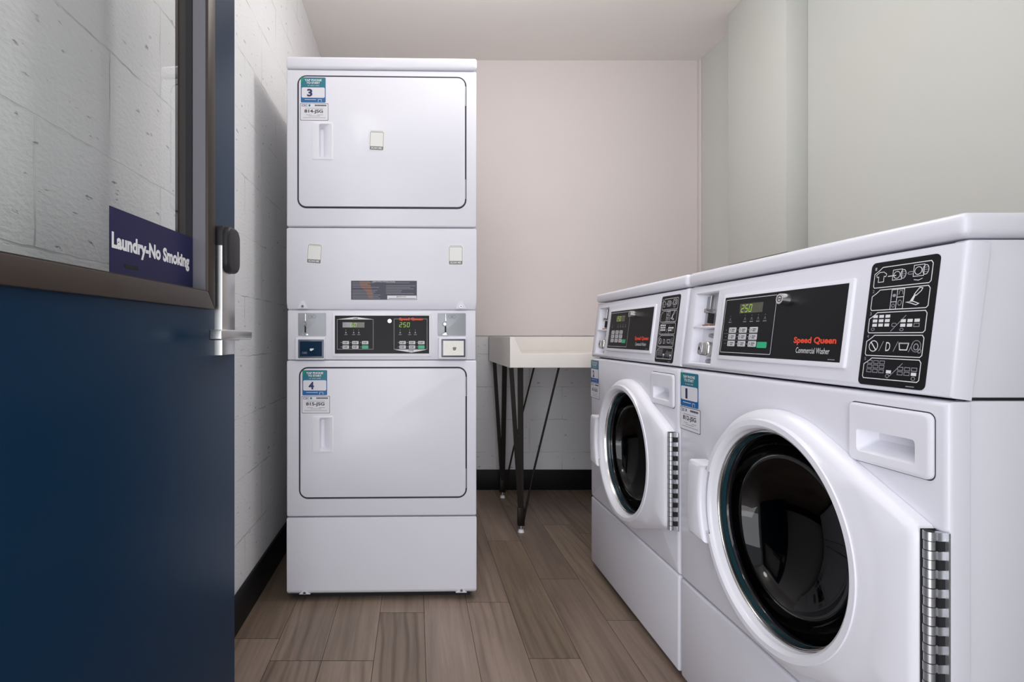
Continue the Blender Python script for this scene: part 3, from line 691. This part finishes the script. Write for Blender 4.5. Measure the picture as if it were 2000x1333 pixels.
    b.ering(a+.0885, m_, .0035, .0045, T*1.4, q, S, MCON); b.ering(a+.0885, m_+.001, .0075, .0085, T, q, G, MCON); b.ering(a+.0945, m_-.006, .0025, .003, T, q, S, MCON)
    a, c, bt, t = rows[4]
    grid(a+.007, t-.004, 3, 3, False); b.flat([(a+.043, t-.023), (a+.052, t-.023), (a+.052, t-.018), (a+.043, t-.018)], q, W, MCON); b.ering(a+.046, t-.027, .003, .0025, T, q, G, MCON)
    b.line([(a+.046, bt+.002), (a+.070, t-.006)], T, q, S, MCON); grid(a+.063, t-.012, 3, 2, {(1, 2): 1})
    b.ering(a+.090, t-.028, .003, .0025, T, q, G, MCON)
    b.flat([(c-.020, v0+.003), (c-.006, v0+.003), (c-.006, v0+.0042), (c-.020, v0+.0042)], q, S, MCON)
    tag(b.build('pictogram_panel', par, smooth=False), 'tall black panel of white pictograms')

def make_washer(name, loc, label, num, code):
    r = empty(name, loc, -PI/2); tag(r, label, 'washing machine', 'front-load washers along the right wall')
    D = .78
    # cabinet: side and back shell (hollow behind the porthole)
    c = MB()
    
    for za, zb_ in ((.03, .8645), (.8690, 1.088)):
        for xa in (.004, WW-.025): c.box(xa, xa+.021, .0325, D, za, zb_, ENAMEL_TEX, .0025)
    c.box(.010, .02, .034, D-.01, .84, .89, DARK); c.box(WW-.02, WW-.010, .034, D-.01, .84, .89, DARK); c.box(.02, WW-.02, .034, .05, .86, .872, DARK)
    c.box(.001, WW-.001, D-.02, D, .03, 1.088, ENAMEL_TEX)
    c.box(.03, WW-.03, .045, D-.03, 0, .034, DARK)
    c.build('cabinet', r)
    for fx in (.05, WW-.05):
        for fy in (.06, D-.06): pass
    MB().box(-.001, WW+.001, .022, D+.005, 1.091, 1.126, ENAMEL, .011, 4).build('lid', r)
    f = MB(); plate_hole(f, 0, WW, .2905, .8635, .195, -.030, 0, ENAMEL, .008)
    f.loft([[(CU+.195*math.cos(2*PI*k/96), CV+.195*math.sin(2*PI*k/96), w_) for k in range(96)] for w_ in (0, -.030)], ENAMEL); f.build('front_panel', r)
    k = MB(); k.box(0, WW, 0, .030, .018, .2865, ENAMEL, .007, 3); k.build('kick_panel', r)
    # console around the coin recess
    RU0, RU1, RV0, RV1 = .034, .146, .0145, .201
    VT = .2205
    s = MB()
    def cbx(u0, u1, v0, v1, w0=-.030): s.prism([(u0, v0), (u1, v0), (u1, v1), (u0, v1)], w0, 0, ENAMEL, MCON)
    A = rr(0, WW, .0015, VT, .004, 2)
    # front skin of the console with a window for the recess
    def win(w):
        return [(RU0, RV0, w), (RU1, RV0, w), (RU1, RV1, w), (RU0, RV1, w)]
    def out(g, w): return [(g, .0015+g, w), (WW-g, .0015+g, w), (WW-g, VT-g*.3, w), (g, VT-g*.3, w)]
    s.loft([out(0, -.032), out(0, -.008), out(.0025, -.0023), out(.008, 0), win(0), [(u+(.004 if u < .1 else -.002), v+(.003 if v < .1 else -.003), -.004) for u, v, _ in win(0)]], ENAMEL, MCON)
    co = s.build('console', r, angle=50)
    # recess box
    rb = MB(); a0, a1, c0, c1 = RU0+.003, RU1-.002, RV0+.002, RV1-.002; dd = -.028
    rb.loft([[(a0, c0, -.003), (a1, c0, -.003), (a1, c1, -.003), (a0, c1, -.003)], [(a0+.004, c0, dd), (a1+.0, c0, dd), (a1, c1, dd), (a0+.004, c1, dd)]], PLASTIC, MCON, cap=True)
    rb.build('coin_recess', co, smooth=False)
    rs = MB(); rs.rect(a0, a1, .108, .113, -.0275, -.001, PLASTIC, MCON, .001); rs.build('shelf', co)
    bp = MB(); bp.rect(a0+.012, a1, .1135, c1-.004, -.0275, -.0245, COIN_PLATE, MCON)
    def cc(m_, u, v, w0, w1, rad, mm, r2=None): m_.cyl(tuple(MCON @ Vector((u, v, w0))), tuple(MCON @ Vector((u, v, w1))), rad, mm, 18, r2)
    cc(bp, a1-.020, c1-.018, -.0245, -.022, .005, STEEL); bp.build('back_plate', co)
    cs = MB(); U = .088
    cs.rect(U-.002, U+.003, .158, c1-.004, -.024, -.012, CHROME, MCON, .001)
    cc(cs, U-.001, .153, -.024, -.002, .0080, CHROME, .006)
    cs.rect(U-.003, U+.002, .122, .147, -.024, -.010, CHROME, MCON, .001); cs.rect(U+.002, U+.0045, .122, .147, -.024, -.009, DARK, MCON)
    cs.rect(U-.018, U+.014, .1135, .1185, -.024, -.008, COPPER, MCON, .001)
    tag(cs.build('coin_slot', co), 'chrome coin slide with a copper foot')
    lk_ = MB(); lk_.rect(a0+.030, a1, c0+.003, .106, -.0275, -.0235, PLASTIC, MCON, .001)
    lk_.prism(rr(.078, .126, .035, .073, .012), -.025, .001, CHROME, MCON, .006, 4)
    lk_.rrect(.080, .102, .038, .070, .009, 0, .0022, STEEL, MCON, .001)
    cc(lk_, .091, .054, .002, .0035, .006, STEEL); lk_.ellipse(.091, .054, .0028, .0045, .0042, DARK, MCON)
    for y in (.090, .0235): cc(lk_, .100, y, -.025, -.014, .0070, STEEL, .005)
    tag(lk_.build('coin_box_lock', co), 'rounded chrome coin box lock')
    # display
    p = MB(); p.rrect(.163+DU, .556+DU, .030, .187, .004, 0, .005, PLASTIC, MCON, .0025); db = p.build('display_bezel', r)
    p = MB(); u0, u1, v0, v1 = .1745+DU, .547+DU, .040, .1785
    p.rect(u0, u1, v0, v1, .003, .0054, BLACK, MCON)
    q = .0058
    p.line(rr(.180+DU, .3625+DU, .0475, .1720, .002, 2), .0011, q, WHITEPRINT, MCON, True)
    p.text('Speed Queen', .428+DU, .535+DU, .0690, .0845, q, RED, MCON, .035)
    p.text('Commercial Washer', .437+DU, .522+DU, .0535, .0645, q, WHITEPRINT, MCON, .0)
    p.flat([(.520+DU, .0435), (.536+DU, .0435), (.536+DU, .0448), (.520+DU, .0448)], q, SOFTPRINT, MCON)
    for cx in (.205, .262, .286, .309, .332):
        cx += DU; p.flat([(cx-.0012, .132), (cx+.0012, .132), (cx, .134)], q, SOFTPRINT, MCON)
        p.line([(cx-.003, .122), (cx, .128), (cx+.003, .122)], .0010, q, SOFTPRINT, MCON); p.flat([(cx-.006, .1178), (cx+.006, .1178), (cx+.006, .1194), (cx-.006, .1194)], q, SOFTPRINT, MCON)
    for v in (.0917, .0765): p.line([(.186+DU, v), (.313+DU, v)], .0006, q, SOFTPRINT, MCON)
    for v in (.1, .0845, .0685):
        for x in (.195, .241, .280): p.flat([(x+DU-.002, v-.0007), (x+DU+.002, v-.0007), (x+DU+.002, v+.0007), (x+DU-.002, v+.0007)], q, SOFTPRINT, MCON)
    p.build('display_panel', db, smooth=False)
    for ri, v in enumerate((.1060, .0905, .0748)):
        for ci, x in enumerate((.206, .246, .2845)):
            g = MB(); g.rrect(x+DU, x+DU+.0275, v-.0125, v, .0018, .0052, .0064, BUTTON, MCON)
            for a_, e_, y_ in ((.011, .024, .0045), (.011, .021, .0085)): g.flat([(x+DU+a_, v-y_-.0009), (x+DU+e_, v-y_-.0009), (x+DU+e_, v-y_+.0009), (x+DU+a_, v-y_+.0009)], .0067, DARK_PRINT, MCON)
            g.line([(x+DU+.004, v-.003), (x+DU+.007, v-.006), (x+DU+.004, v-.010)], .0012, .0067, DARK_PRINT, MCON)
            g.build('button', db, smooth=False)
    g = MB(); g.rrect(.3165+DU, .3475+DU, .0605, .0735, .002, .0052, .0066, GREEN, MCON); tag(g.build('button', db, smooth=False), 'green start button')
    g = MB(); g.rect(.238+DU, .320+DU, .138, .1600, .0050, .0060, LCD, MCON); digits(g, '250', .2445+DU, .1410, .0155, .0063, DIGIT, MCON); tag(g.build('screen', db, smooth=False), 'olive display reading 250')
    g = MB(); a_ = MCON @ Vector((.392+DU, .160, .004)); b_ = MCON @ Vector((.392+DU, .160, .020))
    g.cyl(tuple(a_), tuple(b_), .0125, CHROME, 28, .0105); g.ering(.392+DU, .160, .006, .006, .0012, .0205, DARK, MCON); g.rect(.389+DU, .395+DU, .1592, .1608, .0203, .0206, DARK, MCON); g.build('key_lock', db)
    icon_panel(r)
    # detergent drawer
    x0, x1, z0, z1 = .572+DU, .719+DU, .750, .8445
    g = MB(); g.line(rr(x0-.0006, x1+.0006, z0-.0006, z1+.0006, .010, 6), .0022, .0005, GAPM, FR, True)
    sx0, sx1, sz0, sz1 = .589+DU, .694+DU, .766, .803
    O_ = rr(x0, x1, z0, z1, .010, 6); n = len(O_); I0 = []
    cx, cz = (sx0+sx1)/2, (sz0+sz1)/2
    I_ = rr(sx0, sx1, sz0, sz1, .006, 6)
    fp = [o for o in r.children if o.name.startswith('front_panel')][0]
    kx = MB(); kx.rect(sx0-.001, sx1+.001, sz0-.001, sz1+.001, -.029, .02, DARK); cut(fp, kx)
    lo = lambda P, w_, g_=0: [((cx0 if False else p[0]), p[1], w_) for p in P]
    def shr(P, g_):
        mx, mz = (P[0][0]+P[len(P)//2][0])/2, (P[0][1]+P[len(P)//2][1])/2
        return P
    g.loft([lo(O_, 0), lo(O_, .004), lo(rr(x0+.003, x1-.003, z0+.003, z1-.003, .009, 6), .0065), lo(rr(x0+.006, x1-.006, z0+.006, z1-.006, .008, 6), .0065), lo(I_, .0055), lo([(p[0]*.86+cx*.14, p[1]*.45+(sz1-.002)*.55) for p in I_], -.026)], PLASTIC, FR, cap=True)
    tag(g.build('detergent_drawer', r, angle=50), 'white detergent drawer with a scooped grip')
    # round door
    H = hull_pts(OR, HULL_X+DU-.0, HZ0, HZ1)
    hr = {a: ray_r(H, a) for a in angs}
    def slot(a): return abs(a-PI) < math.radians(19)
    d = MB()
    flat_w = .030
    R = [ring(lambda a: hr[a], 0.0005), ring(lambda a: hr[a], .010), ring(lambda a: hr[a]-.0025, .018), ring(lambda a: hr[a]-.010, .026), ring(lambda a: hr[a]-.016, .0295),
         ring(lambda a: .2362 if slot(a) else max(min(hr[a]-.020, .262), .2272), .0305), ring(lambda a: .2356 if slot(a) else max(min(hr[a]-.024, .250), .2262), .033),
         ring(lambda a: .2350 if slot(a) else .2255, lambda a: .036), ring(lambda a: .2345 if slot(a) else .225, lambda a: .004 if slot(a) else .0385), ring(lambda a: .214, lambda a: .004 if slot(a) else .0385),
         ring(lambda a: .2125, lambda a: .037), ring(lambda a: .2085, .0345), ring(lambda a: .2065, .028), ring(lambda a: .2045, .010)]
    d.loft(R, PLASTIC)
    dd_ = d.build('door', r, angle=42)
    # handle block on the left of the door
    g = MB(); hz0, hz1 = CV-.100, CV+.085
    pts = [(.118+DU, hz0+.012), (.122+DU, hz0), (.170+DU, hz0+.0), (.180+DU, CV-.072)]
    arc = [(CU-.2340*math.cos(math.radians(t)), CV+.2340*math.sin(math.radians(t))) for t in range(-18, 19, 3)]
    pts = [(.112+DU, hz0+.02), (.118+DU, hz0), (.190+DU, hz0), (CU-.2340*math.cos(math.radians(19.5)), CV-.078)]+arc+[(CU-.2340*math.cos(math.radians(19.5)), CV+.078), (.190+DU, hz1), (.118+DU, hz1), (.112+DU, hz1-.02), (.107+DU, CV)]
    g.prism(pts, .002, .046, PLASTIC, FR, .009, 4)
    for z in (CV-.055, CV+.035): g.cyl((CU-.224, -.004, z), (CU-.224, -.0065, z), .003, DARK, 12)
    g.build('handle', dd_, angle=50)
    # seal rings, glass bowl, drum
    g = MB(); g.lathe([(.2048, .013), (.2040, .018), (.2030, .0185), (.2022, .016), (.2018, .0125), (.2008, .0125), (.2003, .016), (.1995, .017), (.1987, .015), (.1983, .009)], CU, CV, CHROME); g.lathe([(.1983, .010), (.1972, .004), (.1962, .000)], CU, CV, TEALGLASS)
    g.build('seal_ring', dd_)
    g = MB(); g.lathe([(.1965, .001)]+[(.192*math.cos(t)+.003, .000-.125*math.sin(t)) for t in [PI/2*k/20 for k in range(20)]]+[(.003, -.125)], CU, CV, M_BOWL, cap=True)
    tag(g.build('porthole_glass', dd_, angle=80), 'dark bowl-shaped glass')
    g = MB(); g.lathe([(.1965, -.001), (.192, -.030), (.188, -.045), (.26, -.060), (.262, -.45), (.25, -.47), (.06, -.47), (.002, -.475)], CU, CV, DRUM, cap=True)
    for k in range(3):
        t = math.radians(20+120*k); T_ = FR @ Matrix.Translation((CU, CV, 0)) @ Matrix.Rotation(t, 4, 'Z')
        g.prism([(.262, -.03), (.262, .03), (.215, .008), (.215, -.008)], -.44, -.09, DRUM, T_, .004)
    g.build('drum', r, angle=40)
    # piano hinge
    g = MB(); hx = HULL_X+DU
    g.rect(hx-.002, hx+.020, HZ0, HZ1, .0005, .003, STEEL); g.rect(hx-.002, hx+.001, HZ0, HZ1, .001, .022, DARK)
    nk = 21; hh = (HZ1-HZ0)/nk
    for k in range(nk):
        z = HZ0+k*hh
        g.cyl((hx+.0075, -.018, z+.0006), (hx+.0075, -.018, z+hh-.0006), .0072 if k % 2 == 0 else .0066, STEEL, 14)
        if k % 2: g.rect(hx+.007, hx+.0150, z, z+hh, .003, .0115, DARK)
        else: g.rect(hx+.007, hx+.0150, z+.0006, z+hh-.0006, .003, .0125, STEEL)
    g.cyl((hx+.0075, -.018, HZ0), (hx+.0075, -.018, HZ1), .0058, DARK, 12)
    g.build('hinge', dd_)
    id_sticker(r, -.002+.003, .8545, num, code, FR, .093, .0002)
    return r
make_washer('front_load_washer', (XW, 1.497, 0), 'white front-load washer nearest the camera, wearing sticker number 1', '1', '812-JSG')
make_washer('front_load_washer', (XW, 2.262, 0), 'white front-load washer beside the folding table, wearing sticker number 2', '2', '813-JSG')

# ------------------------------------------------------------------ folding table
tb = empty('folding_table', (.451, 2.60, 0)); tag(tb, 'cream folding table with tapered black metal legs under the back wall', 'table')
TL, TD = 1.28, .758
g = MB()
zb, zl, zp = .8005, .8695, .948
prof = [(0, zb), (TL, zb), (TL, zp), (TL-.018, zp), (TL-.048, zl), (.056, zl), (.020, zp), (0, zp)]
g.prism(prof, -.018, 0, TABLE_W, FR, .0035, 3)                     # shaped front apron
g.rect(.0, .016, zb, zp, -TD, -.017, TABLE_W, FR, .002); g.rect(TL-.016, TL, zb, zp, -TD, -.017, TABLE_W, FR, .002)
g.rect(.0, TL, zb+.0, zp, -TD, -TD+.014, TABLE_W, FR, .002)
g.rect(.014, TL-.014, zb+.004, zl-.002, -TD+.01, -.016, TABLE_W, FR)
g.build('tabletop', tb)
def leg(fx, fy, sx, sy):
    foot = Vector((fx, fy, .035)); zt = zb+.003
    def flatbar(t, wd0, wd1, th):
        t = Vector(t); f = foot
        b = MB(); ax = Vector((1, 0, 0)); ay = Vector((0, 1, 0)); vs = []
        for p, wd in ((f, wd1), (t, wd0)):
            for a, c in ((-1, -1), (1, -1), (1, 1), (-1, 1)): vs.append(p+ax*a*wd/2+ay*c*th/2)
        return b.raw(vs, [(0, 3, 2, 1), (4, 5, 6, 7), (0, 1, 5, 4), (1, 2, 6, 5), (2, 3, 7, 6), (3, 0, 4, 7)], IRON)
    b = MB()
    b.v = []
    A1 = flatbar((fx-sx*.048, fy-sy*.0, zt), .022, .020, .004); A2 = flatbar((fx+sx*.005, fy+sy*.045, zt), .028, .026, .004)
    b.raw(A1.v, A1.f, IRON); b.raw(A2.v, A2.f, IRON)
    b.box(fx-.017, fx+.017, fy-.006, fy+.012, .03, .12, IRON, .003)
    b.tube([(fx+sx*.190, fy+sy*.02, zt), (fx+sx*.065, fy+sy*.01, .30), (fx+sx*.022, fy+sy*.004, .10), (fx+sx*.012, fy, .05)], .005, IRON)
    o = b.build('leg', tb)
    f = MB(); f.cyl((fx, fy, .012), (fx, fy, .036), .005, STEEL, 12); f.cyl((fx, fy, 0), (fx, fy, .012), .015, PLASTIC, 20, .012); tag(f.build('foot', o), 'small levelling foot')
leg(.061, .038, 1, 1); leg(.061, .60, 1, -1); leg(TL-.061, .038, -1, 1); leg(TL-.061, .60, -1, -1)
